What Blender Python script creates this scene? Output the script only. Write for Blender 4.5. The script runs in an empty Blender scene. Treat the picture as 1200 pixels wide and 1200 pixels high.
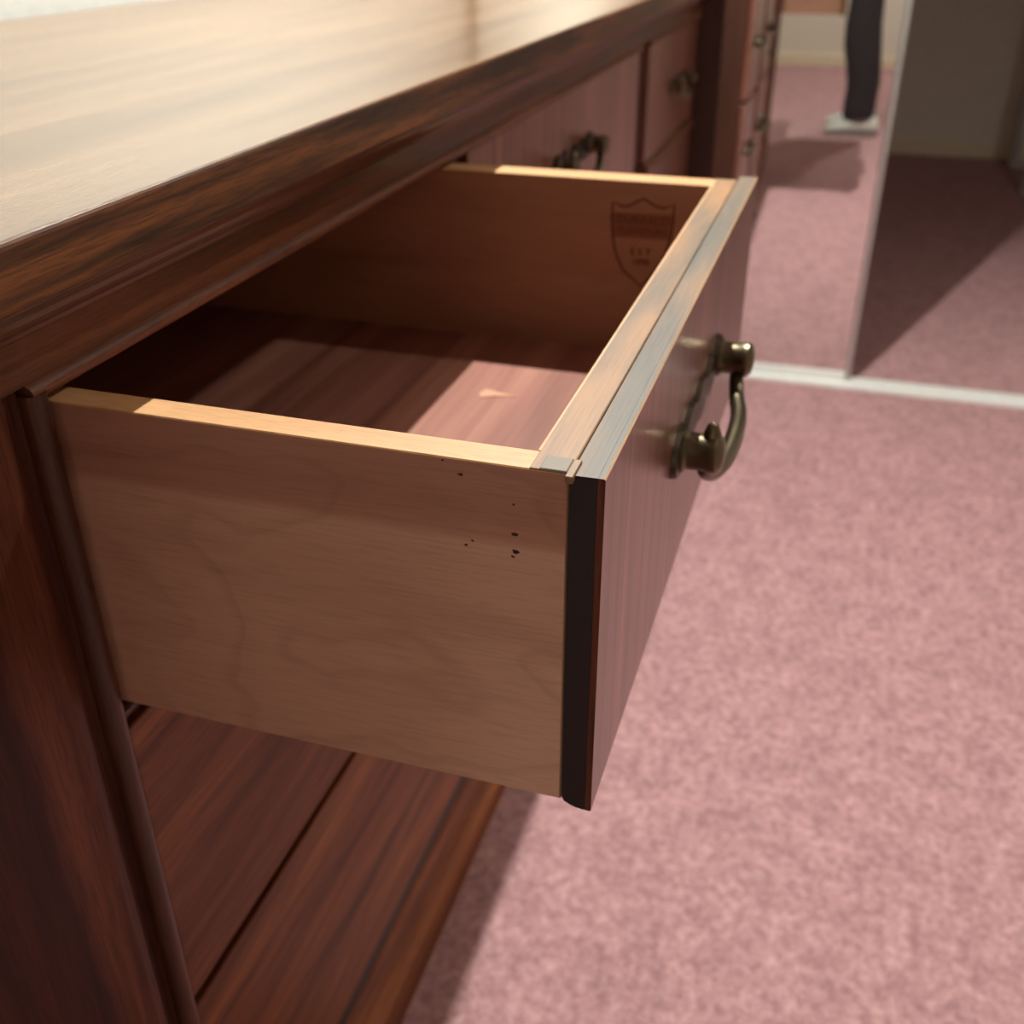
import bpy, bmesh, math, random
from mathutils import Vector, Matrix
random.seed(4)
S = bpy.context.scene
COL = S.collection
PI = math.pi

# ------------------------------------------------------------------ camera
CAM = (-0.3595, -0.3388, 0.3755)
YAW, PITCH, ROLL = 0.3073, 0.5215, -0.0049
fw = Vector((math.cos(PITCH) * math.cos(YAW), math.cos(PITCH) * math.sin(YAW), -math.sin(PITCH)))
rt = fw.cross(Vector((0, 0, 1))).normalized()
up = rt.cross(fw)
r2 = rt * math.cos(ROLL) + up * math.sin(ROLL)
u2 = -rt * math.sin(ROLL) + up * math.cos(ROLL)
cam_d = bpy.data.cameras.new('camera')
cam = bpy.data.objects.new('camera', cam_d)
COL.objects.link(cam)
cam.matrix_world = Matrix(((r2.x, u2.x, -fw.x, CAM[0]), (r2.y, u2.y, -fw.y, CAM[1]), (r2.z, u2.z, -fw.z, CAM[2]), (0, 0, 0, 1)))
cam_d.sensor_width = 36
cam_d.lens = 36 * 1233.6 / 1200
cam_d.clip_start = 0.01
cam_d.dof.use_dof = True
cam_d.dof.focus_distance = 0.43
cam_d.dof.aperture_fstop = 9.5
S.camera = cam

# ------------------------------------------------------------------ world, exposure, lights
W = bpy.data.worlds.new('world')
W.use_nodes = True
W.node_tree.nodes['Background'].inputs[0].default_value = (0.02, 0.02, 0.02, 1)
S.world = W
S.view_settings.view_transform = 'Standard'
S.view_settings.look = 'None'
S.view_settings.gamma = 1
S.view_settings.exposure = 0.85
S.view_settings.use_curve_mapping = False
S.cycles.use_denoising = True
S.cycles.caustics_reflective = True
S.cycles.blur_glossy = 0.07
S.cycles.max_bounces = 10
S.cycles.diffuse_bounces = 6
S.cycles.sample_clamp_indirect = 6.0

LAMPS = [((1.09, -0.036, 1.46), 96, 0.011, 124), ((1.10, -1.25, 1.46), 16, 0.03, 154), ((-2.4, -0.9, 1.46), 46, 0.05, 130)]  # third lamp is an added fill for the mirrored far wall and carpet
for loc, en, rad, cone in LAMPS:
    ld = bpy.data.lights.new('spot_light', 'SPOT')
    ld.spot_size = math.radians(cone)
    ld.spot_blend = 0.35
    ld.energy = en
    ld.color = (1.0, 0.965, 0.90)
    ld.shadow_soft_size = rad
    lo = bpy.data.objects.new('spot_light', ld)
    lo.location = loc
    COL.objects.link(lo)

# ------------------------------------------------------------------ helpers
def srgb(r, g, b):
    f = lambda c: (c / 12.92 if c <= 0.04045 else ((c + 0.055) / 1.055) ** 2.4)
    return (f(r / 255), f(g / 255), f(b / 255), 1)

def new_mat(name):
    m = bpy.data.materials.new(name)
    m.use_nodes = True
    nt = m.node_tree
    return m, nt, nt.nodes['Principled BSDF']

def ramp(nt, stops):
    n = nt.nodes.new('ShaderNodeValToRGB')
    e = n.color_ramp.elements
    e[0].position, e[0].color = stops[0]
    e[1].position, e[1].color = stops[-1]
    for p, c in stops[1:-1]:
        k = e.new(p)
        k.color = c
    return n

def coords(nt, scale, loc=(0, 0, 0)):
    tc = nt.nodes.new('ShaderNodeTexCoord')
    mp = nt.nodes.new('ShaderNodeMapping')
    mp.inputs['Scale'].default_value = scale
    mp.inputs['Location'].default_value = loc
    nt.links.new(tc.outputs['Object'], mp.inputs['Vector'])
    return mp.outputs['Vector']

def noise(nt, vec, scale, detail=4, rough=0.55, dist=0.0):
    n = nt.nodes.new('ShaderNodeTexNoise')
    n.inputs['Scale'].default_value = scale
    n.inputs['Detail'].default_value = detail
    n.inputs['Roughness'].default_value = rough
    n.inputs['Distortion'].default_value = dist
    nt.links.new(vec, n.inputs['Vector'])
    return n.outputs['Fac']

def mix(nt, fac, a, b, mode='MIX'):
    n = nt.nodes.new('ShaderNodeMix')
    n.data_type = 'RGBA'
    n.blend_type = mode
    for sock, v in ((n.inputs[0], fac), (n.inputs[6], a), (n.inputs[7], b)):
        if isinstance(v, (int, float)):
            sock.default_value = v
        elif isinstance(v, tuple):
            sock.default_value = v
        else:
            nt.links.new(v, sock)
    return n.outputs[2]

def bump(nt, bs, h, strength, dist=0.001):
    n = nt.nodes.new('ShaderNodeBump')
    n.inputs['Strength'].default_value = strength
    n.inputs['Distance'].default_value = dist
    nt.links.new(h, n.inputs['Height'])
    nt.links.new(n.outputs[0], bs.inputs['Normal'])

def plain(name, col, rough=0.5, metal=0.0, coat=0.0):
    m, nt, bs = new_mat(name)
    v = coords(nt, (1, 1, 1))
    f = noise(nt, v, 60, 3)
    r = ramp(nt, [(0.3, tuple(c * 0.93 for c in col[:3]) + (1,)), (0.7, tuple(min(1, c * 1.05) for c in col[:3]) + (1,))])
    nt.links.new(f, r.inputs[0])
    nt.links.new(r.outputs[0], bs.inputs['Base Color'])
    bs.inputs['Roughness'].default_value = rough
    bs.inputs['Metallic'].default_value = metal
    bs.inputs['Coat Weight'].default_value = coat
    return m

def wood(name, dark, mid, light, axis='x', s=9.0, ratio=14.0, rough=0.35, coat=0.25, streak=0.55, pores=0.35,
         crough=0.12, dist=0.6, bs_=0.12, spec=0.5):
    """grain along axis: broad figure, dark streaks, fine pores"""
    m, nt, bs = new_mat(name)
    i = 'xyz'.index(axis)
    sc = [s, s, s]
    sc[i] = s / ratio
    v = coords(nt, tuple(sc))
    f = noise(nt, v, 1.0, 6, 0.6, dist)
    r = ramp(nt, [(0.30, dark), (0.5, mid), (0.72, light)])
    nt.links.new(f, r.inputs[0])
    sc2 = [s * 4, s * 4, s * 4]
    sc2[i] = s * 4 / (ratio * 1.6)
    v2 = coords(nt, tuple(sc2), (3.1, 1.7, 5.2))
    f2 = noise(nt, v2, 1.0, 4, 0.6, 0.3)
    r2_ = ramp(nt, [(0.34, (0, 0, 0, 1)), (0.55, (1, 1, 1, 1))])
    nt.links.new(f2, r2_.inputs[0])
    dk = tuple(c * 0.35 for c in dark[:3]) + (1,)
    inv = nt.nodes.new('ShaderNodeMath')
    inv.operation = 'MULTIPLY_ADD'
    nt.links.new(r2_.outputs[0], inv.inputs[0])
    inv.inputs[1].default_value = -streak
    inv.inputs[2].default_value = streak
    c1 = mix(nt, inv.outputs[0], r.outputs[0], dk)
    sc3 = [s * 45, s * 45, s * 45]
    sc3[i] = s * 2.2
    v3 = coords(nt, tuple(sc3))
    f3 = noise(nt, v3, 1.0, 2, 0.5)
    r3 = ramp(nt, [(0.36, (1 - pores,) * 3 + (1,)), (0.52, (1, 1, 1, 1))])
    nt.links.new(f3, r3.inputs[0])
    c2 = mix(nt, 1.0, c1, r3.outputs[0], 'MULTIPLY')
    nt.links.new(c2, bs.inputs['Base Color'])
    bs.inputs['Roughness'].default_value = rough
    bs.inputs['Coat Weight'].default_value = coat
    bs.inputs['Coat Roughness'].default_value = crough
    bs.inputs['Specular IOR Level'].default_value = spec
    bump(nt, bs, f3, bs_, 0.0006)
    return m

# ------------------------------------------------------------------ materials
RW = (srgb(56, 29, 18), srgb(98, 56, 33), srgb(130, 80, 48))
M_ROSE_X = wood('rosewood_along', *RW, axis='x', s=26, ratio=16, coat=0.06, rough=0.42)
M_ROSE_Z = wood('rosewood_upright', *RW, axis='z', s=26, ratio=16, coat=0.06, rough=0.42)
M_ROSE_Y = wood('rosewood_deep', *RW, axis='y', s=26, ratio=16)
M_TOP = wood('rosewood_top', srgb(112, 84, 62), srgb(136, 104, 76), srgb(154, 122, 90), axis='x', s=24, ratio=13, rough=0.26, coat=0.32, streak=0.14, pores=0.34, crough=0.12, bs_=0.2)
M_EDGE = wood('rosewood_edge', srgb(60, 34, 18), srgb(110, 66, 36), srgb(142, 90, 50), axis='x', s=24, ratio=14, streak=0.92, pores=0.45, dist=1.4, rough=0.45, coat=0.04, bs_=0.25)
M_FRONT = wood('rosewood_front', srgb(98, 58, 48), srgb(130, 82, 67), srgb(150, 98, 80), axis='z', s=30, ratio=26, rough=0.30, coat=0.3, streak=0.75, pores=0.3, crough=0.18)
M_LOWER = wood('rosewood_lower', srgb(86, 48, 32), srgb(136, 82, 50), srgb(184, 122, 70), axis='x', s=15, ratio=11, spec=0.25, rough=0.5, coat=0.02, streak=0.4, pores=0.25, crough=0.2, dist=0.9)
M_STILE = wood('rosewood_stile', srgb(64, 32, 21), srgb(104, 58, 39), srgb(140, 86, 62), axis='z', s=18, ratio=14, spec=0.22, rough=0.5, coat=0.0, streak=0.6, pores=0.3)
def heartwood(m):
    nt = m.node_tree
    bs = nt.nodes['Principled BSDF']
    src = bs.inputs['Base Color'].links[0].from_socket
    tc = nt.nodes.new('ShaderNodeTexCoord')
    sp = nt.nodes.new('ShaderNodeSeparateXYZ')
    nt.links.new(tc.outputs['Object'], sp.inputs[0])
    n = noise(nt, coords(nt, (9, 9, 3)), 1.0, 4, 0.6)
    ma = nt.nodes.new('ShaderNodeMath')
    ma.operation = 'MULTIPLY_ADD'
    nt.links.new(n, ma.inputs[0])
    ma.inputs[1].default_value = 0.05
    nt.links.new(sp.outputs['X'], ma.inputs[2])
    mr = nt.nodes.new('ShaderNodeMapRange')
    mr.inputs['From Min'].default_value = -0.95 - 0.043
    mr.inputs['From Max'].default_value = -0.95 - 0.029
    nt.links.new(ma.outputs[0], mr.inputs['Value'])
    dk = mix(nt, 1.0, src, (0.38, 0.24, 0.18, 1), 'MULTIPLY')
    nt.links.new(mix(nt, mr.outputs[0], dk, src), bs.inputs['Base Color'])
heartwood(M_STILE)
M_STILE_B = wood('rosewood_divider', srgb(46, 20, 14), srgb(70, 32, 22), srgb(92, 46, 32), axis='z', s=18, ratio=14, rough=0.42, coat=0.08, streak=0.6, pores=0.3)
M_CHEST = wood('chest_wood', srgb(46, 24, 15), srgb(64, 34, 21), srgb(74, 40, 26), axis='z', s=14, ratio=8, rough=0.45, coat=0.1, streak=0.3, pores=0.15)
M_BEAD = wood('bead_wood', srgb(84, 46, 28), srgb(126, 76, 48), srgb(156, 102, 68), axis='x', s=26, ratio=16, coat=0.0, rough=0.55)
M_BLACK = wood('ebonised_end_gap_shade', srgb(20, 12, 11), srgb(28, 17, 15), srgb(40, 26, 22), axis='z', s=26, ratio=10, rough=0.5, coat=0.05, streak=0.2, pores=0.2)
M_BRASS = plain('aged_brass', srgb(112, 104, 84), 0.33, 1.0)
M_BRASS_DK = plain('aged_brass_dark', srgb(78, 72, 60), 0.38, 1.0)
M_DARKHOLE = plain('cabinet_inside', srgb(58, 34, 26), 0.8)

def mk_side():
    m = wood('drawer_side_wood', srgb(192, 150, 127), srgb(205, 164, 140), srgb(215, 176, 153), axis='y', s=16, ratio=9, rough=0.5, coat=0.08, streak=0.06, pores=0.10, crough=0.3)
    nt = m.node_tree
    bs = nt.nodes['Principled BSDF']
    src = bs.inputs['Base Color'].links[0].from_socket
    # upper band of the side a little redder
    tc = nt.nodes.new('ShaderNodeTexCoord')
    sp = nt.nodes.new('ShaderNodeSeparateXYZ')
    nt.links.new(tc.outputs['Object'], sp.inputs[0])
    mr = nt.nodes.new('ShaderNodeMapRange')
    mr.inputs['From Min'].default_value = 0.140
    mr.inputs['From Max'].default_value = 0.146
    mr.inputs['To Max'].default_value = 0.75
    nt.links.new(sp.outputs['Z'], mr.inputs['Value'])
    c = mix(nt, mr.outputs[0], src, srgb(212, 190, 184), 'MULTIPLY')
    # cathedral figure lines
    n = noise(nt, coords(nt, (2, 3.4, 6.5), (0.4, 0.2, 0.9)), 1.0, 3, 0.45, 0.25)
    r = ramp(nt, [(0.0, (1, 1, 1, 1)), (0.40, (1, 1, 1, 1)), (0.408, (0.80, 0.76, 0.72, 1)), (0.43, (1, 1, 1, 1)), (0.50, (0.97, 0.96, 0.95, 1)), (0.506, (0.76, 0.72, 0.68, 1)), (0.53, (1.0, 1, 1, 1)), (0.60, (0.97, 0.96, 0.95, 1)), (0.606, (0.8, 0.76, 0.72, 1)), (0.64, (1, 1, 1, 1)), (1.0, (1, 1, 1, 1))])
    nt.links.new(n, r.inputs[0])
    c = mix(nt, 0.5, c, r.outputs[0], 'MULTIPLY')
    nt.links.new(c, bs.inputs['Base Color'])
    return m
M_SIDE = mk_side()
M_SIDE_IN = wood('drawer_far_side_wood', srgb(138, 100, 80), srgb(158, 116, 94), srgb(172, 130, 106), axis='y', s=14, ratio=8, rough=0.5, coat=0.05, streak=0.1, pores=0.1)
M_STAIN = plain('dark_stain', srgb(60, 26, 22), 0.7)

def mk_bottom():
    m, nt, bs = new_mat('drawer_bottom_ply')
    v = coords(nt, (0.6, 16, 1))
    f = noise(nt, v, 2.2, 3, 0.5, 0.2)
    r = ramp(nt, [(0.32, srgb(118, 72, 60)), (0.5, srgb(148, 96, 80)), (0.7, srgb(174, 122, 102))])
    nt.links.new(f, r.inputs[0])
    v2 = coords(nt, (12, 300, 1))
    f2 = noise(nt, v2, 1.0, 2)
    r2_ = ramp(nt, [(0.35, (0.86, 0.86, 0.86, 1)), (0.6, (1, 1, 1, 1))])
    nt.links.new(f2, r2_.inputs[0])
    nt.links.new(mix(nt, 1.0, r.outputs[0], r2_.outputs[0], 'MULTIPLY'), bs.inputs['Base Color'])
    bs.inputs['Roughness'].default_value = 0.55
    return m
M_BOTTOM = mk_bottom()

def mk_worn(name, tan, grey, lo, hi):
    m, nt, bs = new_mat(name)
    v = coords(nt, (6.5, 38, 1))
    f = noise(nt, v, 1.0, 3, 0.45, 0.2)
    r = ramp(nt, [(lo, grey), (hi, tan)])
    nt.links.new(f, r.inputs[0])
    v2 = coords(nt, (22, 900, 60))
    f2 = noise(nt, v2, 1.0, 3)
    r2_ = ramp(nt, [(0.35, (0.80, 0.78, 0.76, 1)), (0.55, (1, 1, 1, 1))])
    nt.links.new(f2, r2_.inputs[0])
    nt.links.new(mix(nt, 1.0, r.outputs[0], r2_.outputs[0], 'MULTIPLY'), bs.inputs['Base Color'])
    bs.inputs['Roughness'].default_value = 0.5
    bump(nt, bs, f2, 0.15, 0.0004)
    return m
M_WORN = mk_worn('worn_edge_wood', srgb(160, 120, 80), srgb(102, 92, 78), 0.34, 0.62)
M_WORN2 = mk_worn('worn_outer_edge', srgb(140, 112, 84), srgb(94, 90, 80), 0.42, 0.72)
M_PALE = wood('pale_edge_wood', srgb(196, 150, 104), srgb(214, 170, 122), srgb(226, 188, 140), axis='x', s=26, ratio=10, rough=0.5, coat=0, streak=0.1, pores=0.15)
M_LIT_SIDE_EDGE = wood('lit_side_edge', srgb(200, 150, 100), srgb(216, 168, 116), srgb(226, 182, 132), axis='y', s=40, ratio=8, rough=0.5, coat=0, streak=0.12, pores=0.15)
M_GREY = plain('grey_glue_wood', srgb(132, 124, 110), 0.6)

def mk_carpet():
    m, nt, bs = new_mat('pink_carpet')
    v = coords(nt, (1, 1, 1))
    a = noise(nt, v, 75, 3, 0.6, 0.0)
    b = noise(nt, v, 330, 2, 0.6)
    d = noise(nt, v, 24, 3, 0.5)
    r = ramp(nt, [(0.3, srgb(162, 124, 127)), (0.5, srgb(186, 146, 148)), (0.7, srgb(204, 168, 168))])
    nt.links.new(a, r.inputs[0])
    rb = ramp(nt, [(0.3, (0.78, 0.76, 0.76, 1)), (0.62, (1.06, 1.05, 1.05, 1))])
    nt.links.new(b, rb.inputs[0])
    rd = ramp(nt, [(0.36, (0.86, 0.85, 0.85, 1)), (0.64, (1.05, 1.05, 1.04, 1))])
    nt.links.new(d, rd.inputs[0])
    c = mix(nt, 0.8, r.outputs[0], rb.outputs[0], 'MULTIPLY')
    c = mix(nt, 1.0, c, rd.outputs[0], 'MULTIPLY')
    nt.links.new(c, bs.inputs['Base Color'])
    bs.inputs['Roughness'].default_value = 0.95
    bs.inputs['Specular IOR Level'].default_value = 0.1
    bump(nt, bs, b, 0.35, 0.003)
    return m
M_CARPET = mk_carpet()
M_CLOSET = plain('grey_closet_paint', srgb(232, 226, 214), 0.85)
M_WALL = plain('cream_wall_paint', srgb(226, 222, 208), 0.8)
M_WALL_W = plain('white_wall_paint', srgb(206, 210, 202), 0.8)
M_CEIL = plain('ceiling_paint', srgb(236, 234, 228), 0.9)
M_BASE = plain('baseboard_paint', srgb(232, 222, 194), 0.5)
M_ALU = plain('satin_aluminium', srgb(200, 204, 202), 0.35, 0.85)
M_TRACK = plain('white_track', srgb(232, 236, 232), 0.35)
M_MIRROR, _nt, _bs = new_mat('mirror_glass')
_bs.inputs['Base Color'].default_value = (0.90, 0.92, 0.90, 1)
_bs.inputs['Metallic'].default_value = 1
_bs.inputs['Roughness'].default_value = 0
M_STAMP = plain('stamp_ink', srgb(94, 52, 38), 0.7)
M_STAMP_BAND = plain('stamp_band_ink', srgb(130, 84, 62), 0.7)
M_TROUSER = plain('dark_trouser_cloth', srgb(40, 33, 36), 0.9)
M_SHOE = plain('pale_shoe_canvas', srgb(206, 208, 200), 0.7)
M_SOLE = plain('shoe_sole', srgb(120, 112, 108), 0.7)
M_SHIRT = plain('navy_shirt_cloth', srgb(52, 58, 74), 0.9)
M_SKIN = plain('skin', srgb(206, 160, 136), 0.55)
M_HAIR = plain('dark_hair', srgb(40, 30, 24), 0.7)
M_RACK = plain('pale_rack_metal', srgb(190, 188, 180), 0.4, 0.3)
M_LAMPW = plain('lamp_white_enamel', srgb(235, 235, 230), 0.4)
M_GLOW, _nt, _bs = new_mat('lamp_glow')
_bs.inputs['Emission Color'].default_value = (1, 0.86, 0.7, 1)
_bs.inputs['Emission Strength'].default_value = 6

# ------------------------------------------------------------------ object helpers
ORG = {}
def link(o, parent):
    COL.objects.link(o)
    if parent:
        o.parent = parent
    return o

def empty(name, loc, parent=None):
    o = bpy.data.objects.new(name, None)
    o.empty_display_size = 0.05
    link(o, parent)
    po = ORG.get(parent, Vector((0, 0, 0))) if parent else Vector((0, 0, 0))
    o.location = Vector(loc) - po
    ORG[o] = Vector(loc)
    return o

def tag(o, label=None, cat=None, group=None, kind=None):
    for k, v in (('label', label), ('category', cat), ('group', group), ('kind', kind)):
        if v:
            o[k] = v
    return o

def obj(name, bm, mats, parent=None, org=None, smooth=False):
    """bm is in world coordinates; the object's origin is org (default: its parent's)"""
    po = ORG[parent] if parent else Vector((0, 0, 0))
    og = Vector(org) if org is not None else po
    bmesh.ops.translate(bm, vec=-og, verts=bm.verts)
    bmesh.ops.recalc_face_normals(bm, faces=bm.faces)
    me = bpy.data.meshes.new(name)
    bm.to_mesh(me)
    bm.free()
    for m in (mats if isinstance(mats, (list, tuple)) else [mats]):
        me.materials.append(m)
    if smooth:
        for p in me.polygons:
            p.use_smooth = True
        try:
            me.set_sharp_from_angle(angle=math.radians(38))
        except Exception:
            pass
    o = bpy.data.objects.new(name, me)
    link(o, parent)
    o.location = og - po
    ORG[o] = og
    return o

def box(x0, x1, y0, y1, z0, z1, bev=0.0, seg=2, bm=None, mi=0):
    own = bmesh.new()
    vs = [own.verts.new((x, y, z)) for x in (x0, x1) for y in (y0, y1) for z in (z0, z1)]
    for f in ((0, 1, 3, 2), (4, 6, 7, 5), (0, 4, 5, 1), (2, 3, 7, 6), (0, 2, 6, 4), (1, 5, 7, 3)):
        own.faces.new([vs[i] for i in f])
    if bev:
        bmesh.ops.bevel(own, geom=own.edges[:], offset=bev, segments=seg, profile=0.5, affect='EDGES')
    for f in own.faces:
        f.material_index = mi
    if bm is None:
        return own
    me = bpy.data.meshes.new('tmp')
    own.to_mesh(me)
    own.free()
    bm.from_mesh(me)
    bpy.data.meshes.remove(me)
    return bm

def prism_x(prof, x0, x1, bm=None, mi=0):
    """profile [(y,z)...] swept along x"""
    bm = bm or bmesh.new()
    a = [bm.verts.new((x0, y, z)) for y, z in prof]
    b = [bm.verts.new((x1, y, z)) for y, z in prof]
    n = len(prof)
    fs = [bm.faces.new((a[i], a[(i + 1) % n], b[(i + 1) % n], b[i])) for i in range(n)]
    fs += [bm.faces.new(a[::-1]), bm.faces.new(b)]
    for f in fs:
        f.material_index = mi
    return bm

def prism_z(prof, z0, z1, bm=None, mi=0):
    bm = bm or bmesh.new()
    a = [bm.verts.new((x, y, z0)) for x, y in prof]
    b = [bm.verts.new((x, y, z1)) for x, y in prof]
    n = len(prof)
    fs = [bm.faces.new((a[i], a[(i + 1) % n], b[(i + 1) % n], b[i])) for i in range(n)]
    fs += [bm.faces.new(a[::-1]), bm.faces.new(b)]
    for f in fs:
        f.material_index = mi
    return bm

def loft(rings, bm=None, cap=True, mi=0):
    bm = bm or bmesh.new()
    vr = [[bm.verts.new(p) for p in r] for r in rings]
    n = len(rings[0])
    fs = []
    for a, b in zip(vr, vr[1:]):
        for i in range(n):
            fs.append(bm.faces.new((a[i], a[(i + 1) % n], b[(i + 1) % n], b[i])))
    if cap:
        fs.append(bm.faces.new(vr[0][::-1]))
        fs.append(bm.faces.new(vr[-1]))
    for f in fs:
        f.material_index = mi
    return bm

def tube(pts, radii, n=12, bm=None, sub=1):
    """swept tube through points (Vectors), radius per point"""
    pts = [Vector(p) for p in pts]
    rings = []
    ref = Vector((0.13, 0.31, 0.94))
    prev = None
    for i, p in enumerate(pts):
        t = (pts[min(i + 1, len(pts) - 1)] - pts[max(i - 1, 0)]).normalized()
        if prev is None:
            a = t.cross(ref).normalized()
        else:
            a = (prev - t * prev.dot(t)).normalized()
        prev = a
        b = t.cross(a)
        r = radii[i] if isinstance(radii, (list, tuple)) else radii
        rings.append([p + a * r * math.cos(2 * PI * k / n) + b * r * math.sin(2 * PI * k / n) for k in range(n)])
    return loft(rings, bm)

def lathe(prof, axis_o, axis, n=20, bm=None):
    """profile [(radius, distance along axis)...] turned about axis"""
    ax = Vector(axis).normalized()
    a = ax.cross(Vector((0.2, 0.1, 0.97))).normalized()
    b = ax.cross(a)
    o = Vector(axis_o)
    rings = [[o + ax * d + (a * math.cos(2 * PI * k / n) + b * math.sin(2 * PI * k / n)) * max(r, 1e-5) for k in range(n)] for r, d in prof]
    return loft(rings, bm)

def spline(pts, per=8):
    pts = [Vector(p) for p in pts]
    out = []
    n = len(pts)
    for i in range(n - 1):
        p0, p1, p2, p3 = pts[max(i - 1, 0)], pts[i], pts[i + 1], pts[min(i + 2, n - 1)]
        for k in range(per):
            t = k / per
            out.append(0.5 * ((2 * p1) + (-p0 + p2) * t + (2 * p0 - 5 * p1 + 4 * p2 - p3) * t * t + (-p0 + 3 * p1 - 3 * p2 + p3) * t ** 3))
    out.append(pts[-1])
    return out

# ------------------------------------------------------------------ the setting
FZ = -0.68            # carpet height
MX = 2.26             # face of the mirror
RX0, RY0, RY1, CZ = -3.15, -2.7, 0.60, 1.56
CLX, CLY = 5.31, -1.02  # far wall and side wall of the walk-in

def struct(name, bm, m, parent=None):
    o = obj(name, bm, m, parent)
    if not parent:
        o['kind'] = 'structure'
    return o

struct('floor', box(RX0 - 0.1, CLX + 0.1, RY0 - 0.1, RY1 + 0.1, FZ - 0.1, FZ), M_CARPET)
struct('ceiling', box(RX0 - 0.1, CLX + 0.1, RY0 - 0.1, RY1 + 0.1, CZ, CZ + 0.1), M_CEIL)
struct('wall_back', box(RX0 - 0.1, CLX + 0.1, RY1, RY1 + 0.1, FZ, CZ), M_WALL_W)
struct('wall_left', box(RX0 - 0.1, RX0, RY0 - 0.1, RY1, FZ, CZ), M_WALL)
struct('wall_front', box(RX0, MX + 0.12, RY0 - 0.1, RY0, FZ, CZ), M_WALL)
OPEN_Y0 = -1.30
struct('wall_right', box(MX + 0.0, MX + 0.12, RY0, OPEN_Y0, FZ, CZ), M_WALL)
struct('wall_header', box(MX + 0.0, MX + 0.12, OPEN_Y0, RY1, 1.42, CZ), M_WALL)
struct('wall_closet_end', box(CLX, CLX + 0.1, RY0, RY1, FZ, CZ), M_CLOSET)
struct('wall_closet_side', box(MX + 0.45, CLX, CLY - 0.38, CLY - 0.28, FZ, CZ), M_CLOSET)
struct('wall_closet_return', box(MX + 0.12, MX + 0.45, CLY - 0.38, CLY - 0.28, FZ, CZ), M_CLOSET)

def skirting(name, x0, x1, y0, y1, face):
    b = box(x0, x1, y0, y1, FZ, FZ + 0.075, 0.004, 2)
    return struct(name, b, M_BASE)
skirting('baseboard_left', RX0, RX0 + 0.016, RY0, RY1, 'x')
skirting('baseboard_back', RX0 + 0.016, MX - 0.05, RY1 - 0.016, RY1, 'y')
skirting('baseboard_front', RX0 + 0.016, MX, RY0, RY0 + 0.016, 'y')
skirting('baseboard_closet', CLX - 0.016, CLX, CLY - 0.28, RY1, 'x')

# floor track of the sliding doors
tr = box(MX - 0.035, MX + 0.035, OPEN_Y0, RY1, FZ, FZ + 0.010, 0.002, 2)
box(MX - 0.006, MX - 0.002, OPEN_Y0, RY1, FZ + 0.008, FZ + 0.014, 0, bm=tr)
struct('trim_1', tr, M_TRACK)

# sliding mirror door
DY0, DY1, DZ0, DZ1 = -0.404, RY1 - 0.014, FZ + 0.014, 1.41
TILT, SWING = math.radians(-0.55), math.radians(0.6)   # the door hangs a little out of true
door = obj('door_1', box(MX + 0.004, MX + 0.026, DY0 + 0.004, DY1 - 0.004, DZ0 + 0.004, DZ1 - 0.004), M_ALU, None, org=(MX, DY0, FZ))
door.rotation_euler = (0, TILT, SWING)
door['kind'] = 'structure'
obj('mirror_pane', box(MX, MX + 0.004, DY0 + 0.012, DY1 - 0.012, DZ0 + 0.012, DZ1 - 0.012), M_MIRROR, door)
obj('door_stile', box(MX - 0.008, MX + 0.030, DY0 - 0.002, DY0 + 0.011, DZ0, DZ1, 0.003, 2), M_ALU, door)
obj('door_stile', box(MX - 0.008, MX + 0.030, DY1 - 0.02, DY1, DZ0, DZ1, 0.003, 2), M_BRASS_DK, door)
obj('door_rail', box(MX - 0.006, MX + 0.028, DY0 + 0.012, DY1 - 0.018, DZ0, DZ0 + 0.02, 0.003, 2), M_TRACK, door)
obj('door_rail', box(MX - 0.006, MX + 0.028, DY0 + 0.012, DY1 - 0.018, DZ1 - 0.03, DZ1, 0.003, 2), M_ALU, door)

# ------------------------------------------------------------------ ceiling lamps
LBL = ['round white ceiling spotlight above the sideboard near the mirror door',
       'round white ceiling spotlight over the open carpet before the dark walk-in',
       'added fill lamp built as a round white ceiling spotlight at the plain end of the room']
for (loc, en, rad, cone), lb in zip(LAMPS, LBL):
    t = empty('ceiling_spotlight', (loc[0], loc[1], CZ))
    tag(t, lb, 'lamp', 'ceiling spotlights')
    obj('housing', lathe([(0.0, 0), (0.06, 0), (0.062, 0.004), (0.058, 0.05), (0.050, 0.05), (0.048, 0.02), (0.0, 0.02)], (loc[0], loc[1], CZ), (0, 0, -1), 24), M_LAMPW, t, smooth=True)
    obj('lens', lathe([(0.0, 0.024), (0.03, 0.024), (0.03, 0.028), (0.0, 0.030)], (loc[0], loc[1], CZ), (0, 0, -1), 20), M_GLOW, t, smooth=True)

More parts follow.
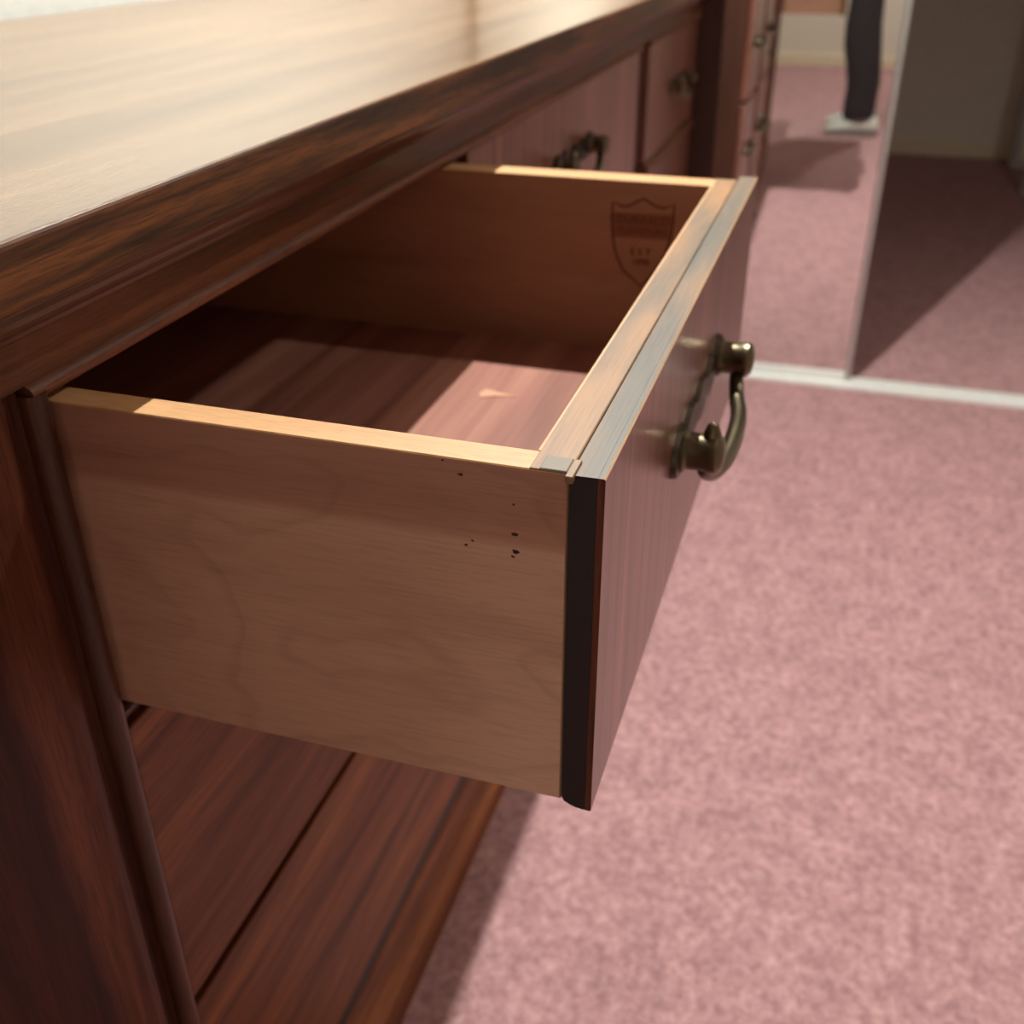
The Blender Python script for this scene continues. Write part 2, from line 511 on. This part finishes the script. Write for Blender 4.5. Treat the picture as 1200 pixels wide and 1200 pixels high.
# ------------------------------------------------------------------ handle pieces (local: centre of the plate on the drawer face, out = -y)
def plate_bm():
    """scalloped back plate"""
    hl = 0.103
    top, bot = [], []
    N = 48
    for i in range(N + 1):
        x = -hl + 2 * hl * i / N
        u = abs(x) / hl
        h = 0.0125 + 0.0035 * math.cos(PI * min(u / 0.62, 1.0) * 1.0) * (1 if u < 0.62 else 0)
        if u < 0.62:
            h = 0.0115 + 0.0030 * math.cos(3 * PI * u / 0.62)
        else:
            v = (u - 0.62) / 0.38
            h = 0.0085 + 0.0065 * math.sin(PI * min(1, v * 1.15)) ** 0.8 if v < 0.85 else max(0.0015, 0.0105 * math.sqrt(max(0, 1 - ((v - 0.8) / 0.2) ** 2)))
        top.append((x, h))
        bot.append((x, -h))
    prof = top + bot[::-1]
    bm = bmesh.new()
    a = [bm.verts.new((x, 0, z)) for x, z in prof]
    b = [bm.verts.new((x * 0.995, -0.0035, z * 0.93)) for x, z in prof]
    n = len(prof)
    for i in range(n):
        bm.faces.new((a[i], a[(i + 1) % n], b[(i + 1) % n], b[i]))
    m = N + 1
    for i in range(N):
        bm.faces.new((b[i], b[i + 1], b[n - 2 - i], b[n - 1 - i]))
    return bm

PX = 0.0775   # half distance between the posts
def post_bm(sx):
    return lathe([(0.0, 0.0), (0.0135, 0.0), (0.0135, 0.003), (0.0112, 0.005), (0.0110, 0.0155), (0.0122, 0.0175), (0.0122, 0.0215), (0.0095, 0.0245), (0.0045, 0.0258), (0.0, 0.026)], (sx * PX, -0.002, 0), (0, -1, 0), 24)

def finial_bm(sx):
    return lathe([(0.0058, 0.0), (0.0050, 0.003), (0.0032, 0.0075), (0.0, 0.0095)], (sx * (PX - 0.001), -0.0195, 0.0105), (0, 0, 1), 14)

def bail_bm():
    p = spline([(-PX, -0.018, -0.002), (-PX + 0.002, -0.017, -0.012), (-PX + 0.018, -0.020, -0.0215), (-0.035, -0.0245, -0.0240), (0, -0.026, -0.0240), (0.035, -0.0245, -0.0240), (PX - 0.018, -0.020, -0.0215), (PX - 0.002, -0.017, -0.012), (PX, -0.018, -0.002)], 7)
    n = len(p)
    rad = []
    for i in range(n):
        u = abs(2 * i / (n - 1) - 1)
        rad.append(0.0060 - 0.0014 * u + (0.0012 if u > 0.93 else 0))
    return tube(p, rad, 12)

HP = {}
def handle_parts():
    """build once; later copies share the mesh data"""
    if HP:
        return
    for nm, bm, m in (('handle_plate', plate_bm(), M_BRASS_DK), ('handle_post', post_bm(-1), M_BRASS), ('handle_post_b', post_bm(1), M_BRASS),
                      ('handle_finial', finial_bm(-1), M_BRASS), ('handle_bail', bail_bm(), M_BRASS)):
        bmesh.ops.recalc_face_normals(bm, faces=bm.faces)
        me = bpy.data.meshes.new(nm)
        bm.to_mesh(me)
        bm.free()
        me.materials.append(m)
        for p in me.polygons:
            p.use_smooth = True
        me.set_sharp_from_angle(angle=math.radians(40))
        HP[nm] = me
handle_parts()

def add_handle(drawer, cx, y, cz, scale=1.0, names=('handle_plate', 'handle_post', 'handle_post_b', 'handle_finial', 'handle_bail')):
    for nm in names:
        o = bpy.data.objects.new(nm.replace('_b', '') if nm.endswith('_b') else nm, HP[nm])
        COL.objects.link(o)
        o.parent = drawer
        o.location = Vector((cx, y, cz)) - ORG[drawer]
        o.scale = (scale, scale, scale)

# ------------------------------------------------------------------ the sideboard
SB = empty('sideboard', (0.95, 0.27, FZ))
tag(SB, 'long dark reddish wooden sideboard with glossy top and one drawer pulled out', 'sideboard')
X0, X1, YB = -0.13, 1.965, 0.575
TZ = 0.270

# top slab with eased front edge
yF = -0.046
prof = [(YB, 0.2430), (YB, TZ), (yF + 0.0022, TZ), (yF + 0.0008, TZ - 0.0006), (yF + 0.0002, TZ - 0.0016), (yF, TZ - 0.003), (yF, 0.2445), (yF + 0.0015, 0.2430)]
bm = prism_x(prof, X0 - 0.035, X1 + 0.015)
for f in bm.faces:
    c = f.calc_center_median()
    f.material_index = 0 if c.z > TZ - 0.0004 and abs(f.normal.z) > 0.3 else 1
bm.normal_update()
for f in bm.faces:
    f.material_index = 0 if abs(f.normal.z) > 0.9 and f.calc_center_median().z > 0.26 else 1
obj('top', bm, [M_TOP, M_EDGE], SB)

# cove moulding under the top
cv = [(0.03, 0.2430), (yF + 0.005, 0.2430), (yF + 0.006, 0.2405)]
for i in range(9):
    a = i / 8 * PI / 2
    cv.append((yF + 0.010 + 0.026 * (1 - math.cos(a)), 0.2390 - 0.0160 * math.sin(a)))
cv += [(-0.0072, 0.2210), (-0.0048, 0.2145), (-0.003, 0.2130), (0.03, 0.2130)]
obj('cove_moulding', prism_x(cv, X0 - 0.01, X1), M_ROSE_X, SB)
# frieze rail and its bead
obj('frieze_rail', box(X0, X1, -0.0025, 0.02, 0.1925, 0.2130), M_ROSE_X, SB)
def bead_prof(y, z, r, n=8):
    return [(y + r, z + r)] + [(y - r * math.sin(PI * i / n) * 1.15, z + r * math.cos(PI * i / n)) for i in range(n + 1)] + [(y + r, z - r)]

# columns: openings in x
COLS = [(0.0, 0.5575), (0.578, 1.362), (1.448, 1.930)]
ROWS = [(-0.002, 0.184), (-0.255, -0.018), (-0.518, -0.262)]
for (a, b) in COLS:
    obj('bead', prism_x(bead_prof(-0.0015, 0.1882, 0.0045), a - 0.013, b + 0.010), M_BEAD, SB, smooth=True)
# stiles
stl = [(X0, 0.03), (X0, -0.0035), (-0.060, -0.0035), (-0.044, -0.0042), (-0.036, -0.0050), (-0.0285, -0.0035), (-0.0270, 0.0000), (-0.0250, 0.0030), (-0.0190, 0.0035), (-0.0165, 0.0), (-0.0165, 0.03)]
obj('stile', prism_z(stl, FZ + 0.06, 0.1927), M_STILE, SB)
def vbead(x, y, r, n=8):
    return [(x - r, y + 0.03)] + [(x - r * math.cos(PI * i / n), y - r * math.sin(PI * i / n) * 1.2) for i in range(n + 1)] + [(x + r, y + 0.03)]
obj('bead', prism_z(vbead(-0.0090, -0.0005, 0.0068), FZ + 0.115, 0.188), M_ROSE_Z, SB, smooth=True)
for xa, xb in ((0.560, 0.5755), (1.365, 1.445)):
    obj('divider', box(xa, xb, 0.009, 0.03, FZ + 0.11, 0.190, 0.001, 1), M_STILE_B, SB)
obj('stile', box(1.934, X1, 0.002, 0.03, FZ + 0.06, 0.1927, 0.001, 1), M_STILE, SB)
# carcass
obj('side_panel', box(X0, X0 + 0.02, 0.03, YB, FZ + 0.02, 0.2395), M_ROSE_Z, SB)
obj('side_panel', box(X1 - 0.02, X1, 0.03, YB, FZ + 0.02, 0.2395), M_ROSE_Z, SB)
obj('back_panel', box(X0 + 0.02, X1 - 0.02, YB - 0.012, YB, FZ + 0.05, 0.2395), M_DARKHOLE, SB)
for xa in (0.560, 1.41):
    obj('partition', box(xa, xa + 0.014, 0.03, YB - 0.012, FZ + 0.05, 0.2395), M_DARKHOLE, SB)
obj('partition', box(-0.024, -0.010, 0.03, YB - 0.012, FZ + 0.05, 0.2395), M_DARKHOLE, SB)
# rails between the rows
for (a, b) in COLS:
    for zz in (-0.010,):
        k = 0.0035 if a > 0.5 else 0.0
        rp = [(0.03, -0.0025), (-0.002, -0.0025), (-0.009, -0.0090), (-0.009, -0.0160), (0.03, -0.0160)] if a > 0.5 else [(0.03, zz + 0.007), (-k, zz + 0.007), (-0.0025 - k, zz + 0.0052), (-0.0028 - k, zz + 0.003), (-k, zz + 0.0015), (0.004, zz + 0.0005), (0.004, zz - 0.0075), (0.03, zz - 0.0075)]
        obj('rail', prism_x(rp, a - 0.002, b + 0.002), M_ROSE_X, SB)
    obj('rail', box(a - 0.002, b + 0.002, 0.006, 0.03, -0.2615, -0.2555), M_ROSE_X, SB)
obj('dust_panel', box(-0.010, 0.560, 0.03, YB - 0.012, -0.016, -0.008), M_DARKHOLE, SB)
# plinth with stepped mouldings
pl = [(0.03, -0.5455), (0.0045, -0.5455), (0.0015, -0.549), (0.0, -0.556), (0.0, -0.586), (-0.0015, -0.590), (-0.0065, -0.596), (-0.0085, -0.602), (-0.0065, -0.608), (0.0010, -0.611), (0.0010, -0.622), (-0.0035, -0.628), (-0.0045, -0.634), (-0.0045, FZ), (0.03, FZ)]
obj('plinth', prism_x(pl, X0, X1), M_LOWER, SB)
obj('rail', box(X0 + 0.01, X1 - 0.01, 0.0045, 0.03, -0.5455, -0.5192), M_BLACK, SB)  # painted black to stand for the shade in the gap over the plinth

# closed drawers
def closed_drawer(a, b, z0, z1, mat, label=None, hz=None, hx=None, hs=1.0, bevel=0.0015):
    d = obj('drawer', box(a + 0.0015, b - 0.0015, -0.0005, 0.018, z0 + 0.0012, z1 - 0.0012, bevel, 2), mat, SB, org=((a + b) / 2, 0, z0))
    if label:
        d['label'] = label
    if hz is not None:
        add_handle(d, hx if hx is not None else (a + b) / 2, -0.0005, hz, hs)
    return d
closed_drawer(*COLS[1], *ROWS[0], M_FRONT, hz=0.105)
closed_drawer(*COLS[2], *ROWS[0], M_FRONT, hz=0.092, hx=1.745, hs=0.85)
closed_drawer(*COLS[2], *ROWS[1], M_FRONT, hz=-0.135, hs=0.85)
closed_drawer(*COLS[2], *ROWS[2], M_FRONT, hz=-0.39, hs=0.85)
closed_drawer(*COLS[0], *ROWS[1], M_LOWER, hz=-0.14, hx=0.445, hs=0.55)
closed_drawer(*COLS[0], *ROWS[2], M_LOWER, hz=-0.385, hx=0.452, hs=0.66)
dr = obj('door', box(COLS[1][0] + 0.0015, COLS[1][1] - 0.0015, -0.0005, 0.018, ROWS[2][0] + 0.0012, ROWS[1][1] - 0.0012, 0.0015, 2), M_FRONT, SB)
obj('door_panel', box(COLS[1][0] + 0.08, COLS[1][1] - 0.08, -0.004, 0.0, ROWS[2][0] + 0.08, ROWS[1][1] - 0.08, 0.003, 2), M_FRONT, dr)

# ------------------------------------------------------------------ the pulled-out drawer (a part of the sideboard)
DRW = 0.5575
YO, YM, YI = -0.2635, -0.2487, -0.2345
H = 0.18
YBK = 0.46
# its own mesh: the inner front board of the box
bm = box(0.0003, 0.541, YM + 0.0001, YI + 0.0028, 0.0035, H + 0.0004, 0.0005, 1)
D = obj('drawer', bm, M_WORN, SB, org=(0, YO, 0))
D['label'] = 'pulled-out drawer with pale wooden sides and worn front edge'
def dp(name, bm, m, smooth=False, label=None):
    o = obj(name, bm, m, D, smooth=smooth)
    if label:
        o['label'] = label
    return o
# thin pale strip on the inside of the inner front board, with a shadow line between
dp('front_lining', box(0.017, 0.520, YI + 0.0036, YI - 0.0 + 0.0002 + 0.0002, 0.033, H + 0.0002), M_PALE)
# grey dovetail socket at the near top corner
bm = box(0.0004, 0.0125, YI - 0.0015, YM + 0.0012, H - 0.004, H + 0.0009, 0.0004, 1)
dp('dovetail', bm, M_GREY)
# outer front panel: profile in y,z, near end ebonised, a chipped lower inner corner
fp = [(YM - 0.0001, H - 0.0008), (YM - 0.0005, H - 0.0002), (YO + 0.0032, H), (YO + 0.0032, 0.0), (YO + 0.0075, 0.0004), (YM - 0.0045, 0.0014), (YM - 0.0014, 0.0030), (YM - 0.0002, 0.0055)]
bm = prism_x(fp, 0.0, DRW)
bm.normal_update()
for f in bm.faces:
    c = f.calc_center_median()
    f.material_index = 1 if c.x < 1e-4 else (2 if c.z > H - 0.001 else 0)
dp('front_panel', bm, [M_ROSE_X, M_BLACK, M_WORN2])
# show veneer, slightly proud
bm = prism_x([(YO + 0.0031, H), (YO + 0.0006, H), (YO, H - 0.0006), (YO, 0.0006), (YO + 0.0006, 0), (YO + 0.0031, 0)], 0.0, DRW)
bm.normal_update()
for f in bm.faces:
    c = f.calc_center_median()
    f.material_index = 1 if c.x < 1e-4 else (3 if c.z > H - 0.0001 else (2 if c.z > H - 0.0012 else 0))
dp('front_veneer', bm, [M_FRONT, M_STILE, M_PALE, M_WORN2])
# tongue left standing between the two boards
dp('tongue', box(-0.0040, 0.012, YM - 0.0024, YM + 0.0010, H - 0.0022, H + 0.0010, 0.0004, 1), M_WORN)
# sides, back, bottom
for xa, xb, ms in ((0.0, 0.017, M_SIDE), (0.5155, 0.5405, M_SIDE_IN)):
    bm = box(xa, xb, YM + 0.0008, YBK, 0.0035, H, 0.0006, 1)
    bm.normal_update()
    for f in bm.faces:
        f.material_index = 1 if f.calc_center_median().z > H - 0.0005 else 0  # top faces get a paler colour, lamp light painted onto the side wood
    dp('drawer_side', bm, [ms, M_LIT_SIDE_EDGE])
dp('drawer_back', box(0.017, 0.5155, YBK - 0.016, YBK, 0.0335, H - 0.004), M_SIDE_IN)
dp('drawer_bottom', box(0.012, 0.522, YI + 0.002, YBK - 0.002, 0.028, 0.033), M_BOTTOM)
add_handle(D, 0.2790, YO, 0.0975, 1.0)
# wood chips and stains
chip = bmesh.new()
cx, cy = 0.386, -0.084
vs = [chip.verts.new((cx + dx, cy + dy, 0.0332)) for dx, dy in ((-0.009, 0.006), (-0.003, -0.004), (0.001, -0.022), (0.006, -0.004), (0.009, 0.006), (0.000, 0.009))]
v2 = [chip.verts.new((v.co.x * 0.98 + cx * 0.02, v.co.y * 0.98 + cy * 0.02, 0.0336)) for v in vs]
chip.faces.new(v2)
for i in range(6):
    chip.faces.new((vs[i], vs[(i + 1) % 6], v2[(i + 1) % 6], v2[i]))
dp('bare_chip', chip, plain('bare_ply', srgb(196, 148, 118), 0.7), label='pale bare patch on drawer bottom')
for y, z, rr, k in ((-0.2255, 0.1482, 0.0016, 7), (-0.2262, 0.1398, 0.0016, 8), (-0.2250, 0.1372, 0.0008, 6), (-0.1950, 0.1785, 0.0008, 6), (-0.2027, 0.1730, 0.0012, 6), (-0.2255, 0.1626, 0.0008, 6), (-0.2040, 0.1392, 0.0009, 6), (-0.2072, 0.1418, 0.0009, 6)):
    st = bmesh.new()
    ring = [st.verts.new((-0.0002, y + rr * random.uniform(0.5, 1.5) * math.cos(2 * PI * i / k), z + rr * random.uniform(0.35, 1.0) * math.sin(2 * PI * i / k))) for i in range(k)]
    st.faces.new(ring)
    dp('stain', st, M_STAIN)

# maker's shield stamped on the inside of the far side
SX = 0.5153
def ribbon(pts, w, closed=True):
    bm = bmesh.new()
    n = len(pts)
    L, R = [], []
    for i, (y, z) in enumerate(pts):
        a = pts[(i - 1) % n] if closed or i else pts[0]
        b = pts[(i + 1) % n] if closed or i < n - 1 else pts[-1]
        t = Vector((b[0] - a[0], b[1] - a[1])).normalized()
        nn = Vector((-t.y, t.x)) * w / 2
        L.append(bm.verts.new((SX, y + nn.x, z + nn.y)))
        R.append(bm.verts.new((SX, y - nn.x, z - nn.y)))
    for i in range(n if closed else n - 1):
        j = (i + 1) % n
        bm.faces.new((L[i], L[j], R[j], R[i]))
    return bm
yl, yr, yc = -0.1508, -0.2023, -0.1770
top = [(yl, 0.1620), (yl - 0.008, 0.1588), (yl - 0.014, 0.1596), (yl - 0.020, 0.1632), (yc, 0.1662), (yr + 0.020, 0.1632), (yr + 0.014, 0.1600), (yr + 0.008, 0.1596), (yr, 0.1630)]
rgt = [(yr - 0.0003, 0.148), (yr + 0.001, 0.135), (yr + 0.005, 0.120), (yr + 0.013, 0.105)]
lft = [(yl - 0.011, 0.105), (yl - 0.004, 0.120), (yl - 0.0008, 0.135), (yl + 0.0003, 0.148)]
dp('stamp_outline', ribbon(top + rgt + [(yc - 0.0015, 0.0920)] + lft, 0.0021), M_STAMP, label='dark printed shield outline')
bb = bmesh.new()
SXb = SX + 0.00006
bb.faces.new([bb.verts.new((SXb, y, z)) for y, z in ((yl - 0.0006, 0.1535), (yr + 0.0006, 0.1545), (yr + 0.0012, 0.1335), (yl - 0.0014, 0.1325))])
dp('stamp_band', bb, M_STAMP_BAND, label='darker printed band across shield')
def text(body, y, z, size, m, bold=0.0):
    cu = bpy.data.curves.new('txt', 'FONT')
    cu.body = body
    cu.size = size
    cu.align_x = 'CENTER'
    cu.align_y = 'CENTER'
    cu.offset = bold
    tmp = bpy.data.objects.new('txt', cu)
    COL.objects.link(tmp)
    bpy.context.view_layer.update()
    me = bpy.data.meshes.new_from_object(tmp.evaluated_get(bpy.context.evaluated_depsgraph_get()))
    bpy.data.objects.remove(tmp)
    bm = bmesh.new()
    bm.from_mesh(me)
    bpy.data.meshes.remove(me)
    for v in bm.verts:
        v.co = Vector((SX - 0.0001, y - v.co.x, z + v.co.y))
    return dp('stamp_lettering', bm, m)
text('DURRALD', yc, 0.1482, 0.0098, M_STAMP, 0.0)
text('FURNITURE', yc, 0.1388, 0.0080, M_STAMP, 0.0)
text('E S T', yc + 0.0005, 0.1215, 0.0085, M_STAMP, 0.0002)
text('1898', yc + 0.0002, 0.1130, 0.0080, M_STAMP, 0.0002)

# ------------------------------------------------------------------ low chest at the end of the sideboard
CH = empty('chest_of_drawers', (2.11, 0.24, FZ))
tag(CH, 'narrow brown wooden chest standing between the sideboard end and the mirror door', 'chest')
cx0, cx1, cyf = 1.985, 2.232, -0.104
obj('body', box(cx0, cx1, cyf + 0.012, 0.575, -0.50, 0.25, 0.002, 2), M_CHEST, CH)
obj('top', box(cx0 - 0.002, cx1 + 0.004, cyf - 0.006, 0.58, 0.25, 0.272, 0.003, 2), M_TOP, CH)
for z0, z1 in ((0.025, 0.235), (-0.19, 0.015), (-0.44, -0.20)):
    d = obj('drawer', box(cx0 + 0.012, cx1 - 0.012, cyf, cyf + 0.013, z0, z1, 0.002, 2), M_FRONT, CH, org=((cx0 + cx1) / 2, cyf, z0))
    add_handle(d, (cx0 + cx1) / 2, cyf, (z0 + z1) / 2, 0.55)
obj('rail', box(cx0, cx1, cyf - 0.004, cyf + 0.013, -0.275 - 0.20, -0.445, 0.002, 2), M_CHEST, CH)
for px in (cx0 + 0.002, cx1 - 0.042):
    for py in (cyf + 0.014, 0.533):
        obj('leg', prism_z([(px, py), (px + 0.04, py), (px + 0.04, py + 0.04), (px, py + 0.04)], FZ, -0.50), M_CHEST, CH)

# ------------------------------------------------------------------ clothes rack in the walk-in
RK = empty('clothes_rack', (4.95, -1.09, FZ))
tag(RK, 'slim pale metal clothes rack standing in the dark walk-in beyond the mirror door', 'clothes rack')
for x in (5.13, 4.55):
    obj('upright', tube([(x, -1.035, FZ + 0.02), (x, -1.035, 0.4), (x, -1.035, 0.86)], 0.018, 14), M_RACK, RK, smooth=True)
    obj('foot', box(x - 0.016, x + 0.016, -1.24, -1.02, FZ, FZ + 0.024, 0.004, 2), M_RACK, RK)
obj('hanging_rail', tube([(4.50, -1.035, 0.86), (4.85, -1.035, 0.86), (5.18, -1.035, 0.86)], 0.014, 14), M_RACK, RK, smooth=True)

PX_FOOT, PDY = -0.89, -0.062
# ------------------------------------------------------------------ the standing person seen in the mirror
PXc, PYc = PX_FOOT - 0.105, -0.29 + PDY
P = empty('person', (PXc, PYc, FZ))
tag(P, 'person in dark trousers and pale shoes standing on the carpet, seen in the mirror', 'person')
def ell(cx, cy, z, rx, ry, n=20, sq=2.3):
    pts = []
    for k in range(n):
        a = 2 * PI * k / n
        c, s = math.cos(a), math.sin(a)
        pts.append((cx + rx * math.copysign(abs(c) ** (2 / sq), c), cy + ry * math.copysign(abs(s) ** (2 / sq), s), z))
    return pts
# trousers: two loose legs that meet at the hip (facing +y)
def leg_rings(cx, dy):
    secs = [(-0.598, -0.322, 0.066, 0.076), (-0.560, -0.323, 0.070, 0.077), (-0.500, -0.325, 0.071, 0.078), (-0.43, -0.325, 0.073, 0.079), (-0.35, -0.312, 0.077, 0.084),
            (-0.27, -0.297, 0.080, 0.090), (-0.18, -0.288, 0.081, 0.084), (-0.05, -0.288, 0.086, 0.080), (0.06, -0.289, 0.092, 0.092), (0.16, -0.290, 0.098, 0.104)]
    out = []
    for i, (z, y, rx, ry) in enumerate(secs):
        w = 1 + 0.02 * math.sin(i * 2.4)
        zz = z
        out.append(ell(cx, y + dy + PDY, zz, rx * w, ry * w))
    return out
bm = bmesh.new()
for cx in (PX_FOOT, PX_FOOT - 0.195):
    loft(leg_rings(cx, 0.0), bm)
loft([ell(PXc + 0.005, PYc, 0.10, 0.150, 0.098, 24), ell(PXc + 0.005, PYc, 0.16, 0.186, 0.112, 24), ell(PXc + 0.005, PYc, 0.22, 0.184, 0.116, 24), ell(PXc + 0.005, PYc, 0.30, 0.168, 0.108, 24), ell(PXc + 0.005, PYc, 0.345, 0.160, 0.104, 24)], bm)
tro = obj('trousers', bm, M_TROUSER, P, smooth=True)
rm = tro.modifiers.new('remesh', 'REMESH')
rm.mode = 'VOXEL'
rm.voxel_size = 0.012
rm.use_smooth_shade = True
# shoes
for cx in (PX_FOOT, PX_FOOT - 0.195):
    rings, sole = [], []
    for y, w, h in ((-0.428, 0.022, 0.050), (-0.420, 0.034, 0.078), (-0.395, 0.039, 0.094), (-0.345, 0.039, 0.098), (-0.300, 0.041, 0.088), (-0.255, 0.045, 0.070), (-0.215, 0.046, 0.056), (-0.185, 0.038, 0.044), (-0.170, 0.020, 0.032)):
        r = []
        for k in range(16):
            a = 2 * PI * k / 16
            c, s = math.cos(a), math.sin(a)
            r.append((cx + w * math.copysign(abs(c) ** 0.75, c), y + PDY, FZ + 0.018 + (h - 0.018) * 0.5 * (1 + math.copysign(abs(s) ** 0.8, s))))
        rings.append(r)
        sole.append([(cx - w - 0.002, y + PDY, FZ), (cx + w + 0.002, y + PDY, FZ), (cx + w + 0.003, y + PDY, FZ + 0.021), (cx - w - 0.003, y + PDY, FZ + 0.021)])
    sh = obj('shoe', loft(rings), M_SHOE, P, smooth=True)
    obj('sole', loft(sole), M_SOLE, sh)
    lb = bmesh.new()
    for q in range(4):
        y = -0.318 + PDY + q * 0.020
        z = FZ + 0.096 - q * 0.0075
        loft([[(cx - 0.02, y - 0.003, z - 0.004), (cx - 0.02, y + 0.003, z - 0.005), (cx - 0.02, y + 0.003, z - 0.001), (cx - 0.02, y - 0.003, z)],
              [(cx + 0.02, y - 0.003, z - 0.004), (cx + 0.02, y + 0.003, z - 0.005), (cx + 0.02, y + 0.003, z - 0.001), (cx + 0.02, y - 0.003, z)]], lb)
    obj('laces', lb, M_SHOE, sh)
# body: one skinned figure (ankles to head, arms and hands)
def skin_body():
    V, E, R = [], [], []
    def v(p, r, pa=None):
        V.append(p)
        R.append(r if isinstance(r, tuple) else (r, r))
        if pa is not None:
            E.append((pa, len(V) - 1))
        return len(V) - 1
    x, y, g = PXc, PYc, 0.0
    pel = v((x, y, 0.24), (0.135, 0.085))
    wai = v((x, y, 0.42), (0.125, 0.080), pel)
    che = v((x, y, 0.62), (0.150, 0.095), wai)
    nek = v((x, y + 0.0, 0.765), (0.060, 0.060), che)
    nk2 = v((x, y + 0.012, 0.83), (0.052, 0.054), nek)
    hd0 = v((x, y + 0.024, 0.90), (0.066, 0.078), nk2)
    hd1 = v((x, y + 0.020, 0.965), (0.074, 0.092), hd0)
    v((x, y + 0.010, 1.03), (0.060, 0.074), hd1)
    for s in (-1, 1):
        hip = v((x + s * 0.095, y, 0.16), (0.078, 0.080), pel)
        kn = v((x + s * 0.0975, y, -0.21), (0.052, 0.056), hip)
        cf = v((x + s * 0.0975, y - 0.015, -0.36), (0.046, 0.052), kn)
        v((x + s * 0.0975, y - 0.045, -0.625), (0.032, 0.036), cf)
        sh = v((x + s * 0.165, y - 0.005, 0.715), 0.052, che)
        el = v((x + s * 0.225, y - 0.02, 0.43), 0.039, sh)
        wr = v((x + s * 0.235, y + 0.055, 0.19), (0.026, 0.030), el)
        pa = v((x + s * 0.235, y + 0.075, 0.13), (0.018, 0.036), wr)
        pb = v((x + s * 0.233, y + 0.083, 0.095), (0.014, 0.038), pa)
        for k, ln in enumerate((0.066, 0.076, 0.072, 0.055)):
            oy = 0.030 - k * 0.020
            a = v((x + s * 0.232, y + 0.085 + oy, 0.078), 0.0088, pb)
            b = v((x + s * 0.228, y + 0.090 + oy, 0.078 - ln * 0.55), 0.0082, a)
            v((x + s * 0.214, y + 0.092 + oy, 0.078 - ln), 0.0070, b)
        t0 = v((x + s * 0.225, y + 0.112, 0.125), 0.0105, pa)
        t1 = v((x + s * 0.216, y + 0.130, 0.100), 0.0095, t0)
        v((x + s * 0.208, y + 0.134, 0.072), 0.0080, t1)
    me = bpy.data.meshes.new('body')
    me.from_pydata(V, E, [])
    me.update()
    o = bpy.data.objects.new('body', me)
    me.materials.append(M_SKIN)
    link(o, P)
    o.location = -Vector((PXc, PYc, FZ))
    md = o.modifiers.new('skin', 'SKIN')
    md.use_smooth_shade = True
    for i, sv in enumerate(me.skin_vertices[0].data):
        sv.radius = R[i]
        sv.use_root = (i == 0)
    sb = o.modifiers.new('sub', 'SUBSURF')
    sb.levels = sb.render_levels = 2
    ORG[o] = Vector((0, 0, 0))
    return o
body = skin_body()
# shirt over the torso with short sleeves
bm = loft([ell(PXc, PYc, 0.27, 0.176, 0.120, 28), ell(PXc, PYc, 0.42, 0.165, 0.112, 28), ell(PXc, PYc, 0.58, 0.188, 0.124, 28), ell(PXc, PYc, 0.69, 0.192, 0.112, 28), ell(PXc, PYc, 0.755, 0.130, 0.080, 28), ell(PXc, PYc + 0.004, 0.785, 0.074, 0.068, 28)])
for s in (-1, 1):
    tube([(PXc + s * 0.10, PYc, 0.70), (PXc + s * 0.168, PYc - 0.005, 0.705), (PXc + s * 0.198, PYc - 0.012, 0.58), (PXc + s * 0.212, PYc - 0.016, 0.50)], [0.062, 0.068, 0.064, 0.060], 18, bm)
shirt = obj('shirt', bm, M_SHIRT, P, smooth=True)
rm = shirt.modifiers.new('remesh', 'REMESH')
rm.mode = 'VOXEL'
rm.voxel_size = 0.012
rm.use_smooth_shade = True
# face and hair
HC = Vector((PXc, PYc + 0.018, 0.955))
def ball(c, r, n=12, bm=None):
    rings = []
    for i in range(n + 1):
        a = PI * i / n
        rings.append([Vector((c[0] + r[0] * math.sin(a) * math.cos(2 * PI * k / n), c[1] + r[1] * math.sin(a) * math.sin(2 * PI * k / n), c[2] + r[2] * math.cos(a))) for k in range(n)])
    for ring in (rings[0], rings[-1]):
        for k in range(n):
            ring[k] = ring[k] + Vector((1e-5 * math.cos(2 * PI * k / n), 1e-5 * math.sin(2 * PI * k / n), 0))
    return loft(rings, bm)
hb = ball(HC + Vector((0, -0.016, 0.026)), (0.083, 0.098, 0.096), 18)
bmesh.ops.delete(hb, geom=[v for v in hb.verts if v.co.y > HC.y + 0.045 and v.co.z < HC.z + 0.055 or v.co.z < HC.z - 0.055], context='VERTS')
obj('hair', hb, M_HAIR, P, smooth=True)
for s in (-1, 1):
    obj('eye', ball(HC + Vector((s * 0.028, 0.070, 0.0)), (0.010, 0.008, 0.006), 10), M_HAIR, P, smooth=True)
nb = loft([[(HC.x - 0.008, HC.y + 0.083, HC.z), (HC.x + 0.008, HC.y + 0.083, HC.z), (HC.x, HC.y + 0.095, HC.z)], [(HC.x - 0.016, HC.y + 0.08, HC.z - 0.042), (HC.x + 0.016, HC.y + 0.08, HC.z - 0.042), (HC.x, HC.y + 0.112, HC.z - 0.036)]])
obj('nose', nb, M_SKIN, P)
obj('mouth', ball(HC + Vector((0, 0.062, -0.064)), (0.022, 0.008, 0.006), 12), plain('lips', srgb(168, 100, 92), 0.5), P, smooth=True)
for s in (-1, 1):
    obj('ear', ball(HC + Vector((s * 0.078, 0.0, -0.01)), (0.010, 0.018, 0.030), 12), M_SKIN, P, smooth=True)
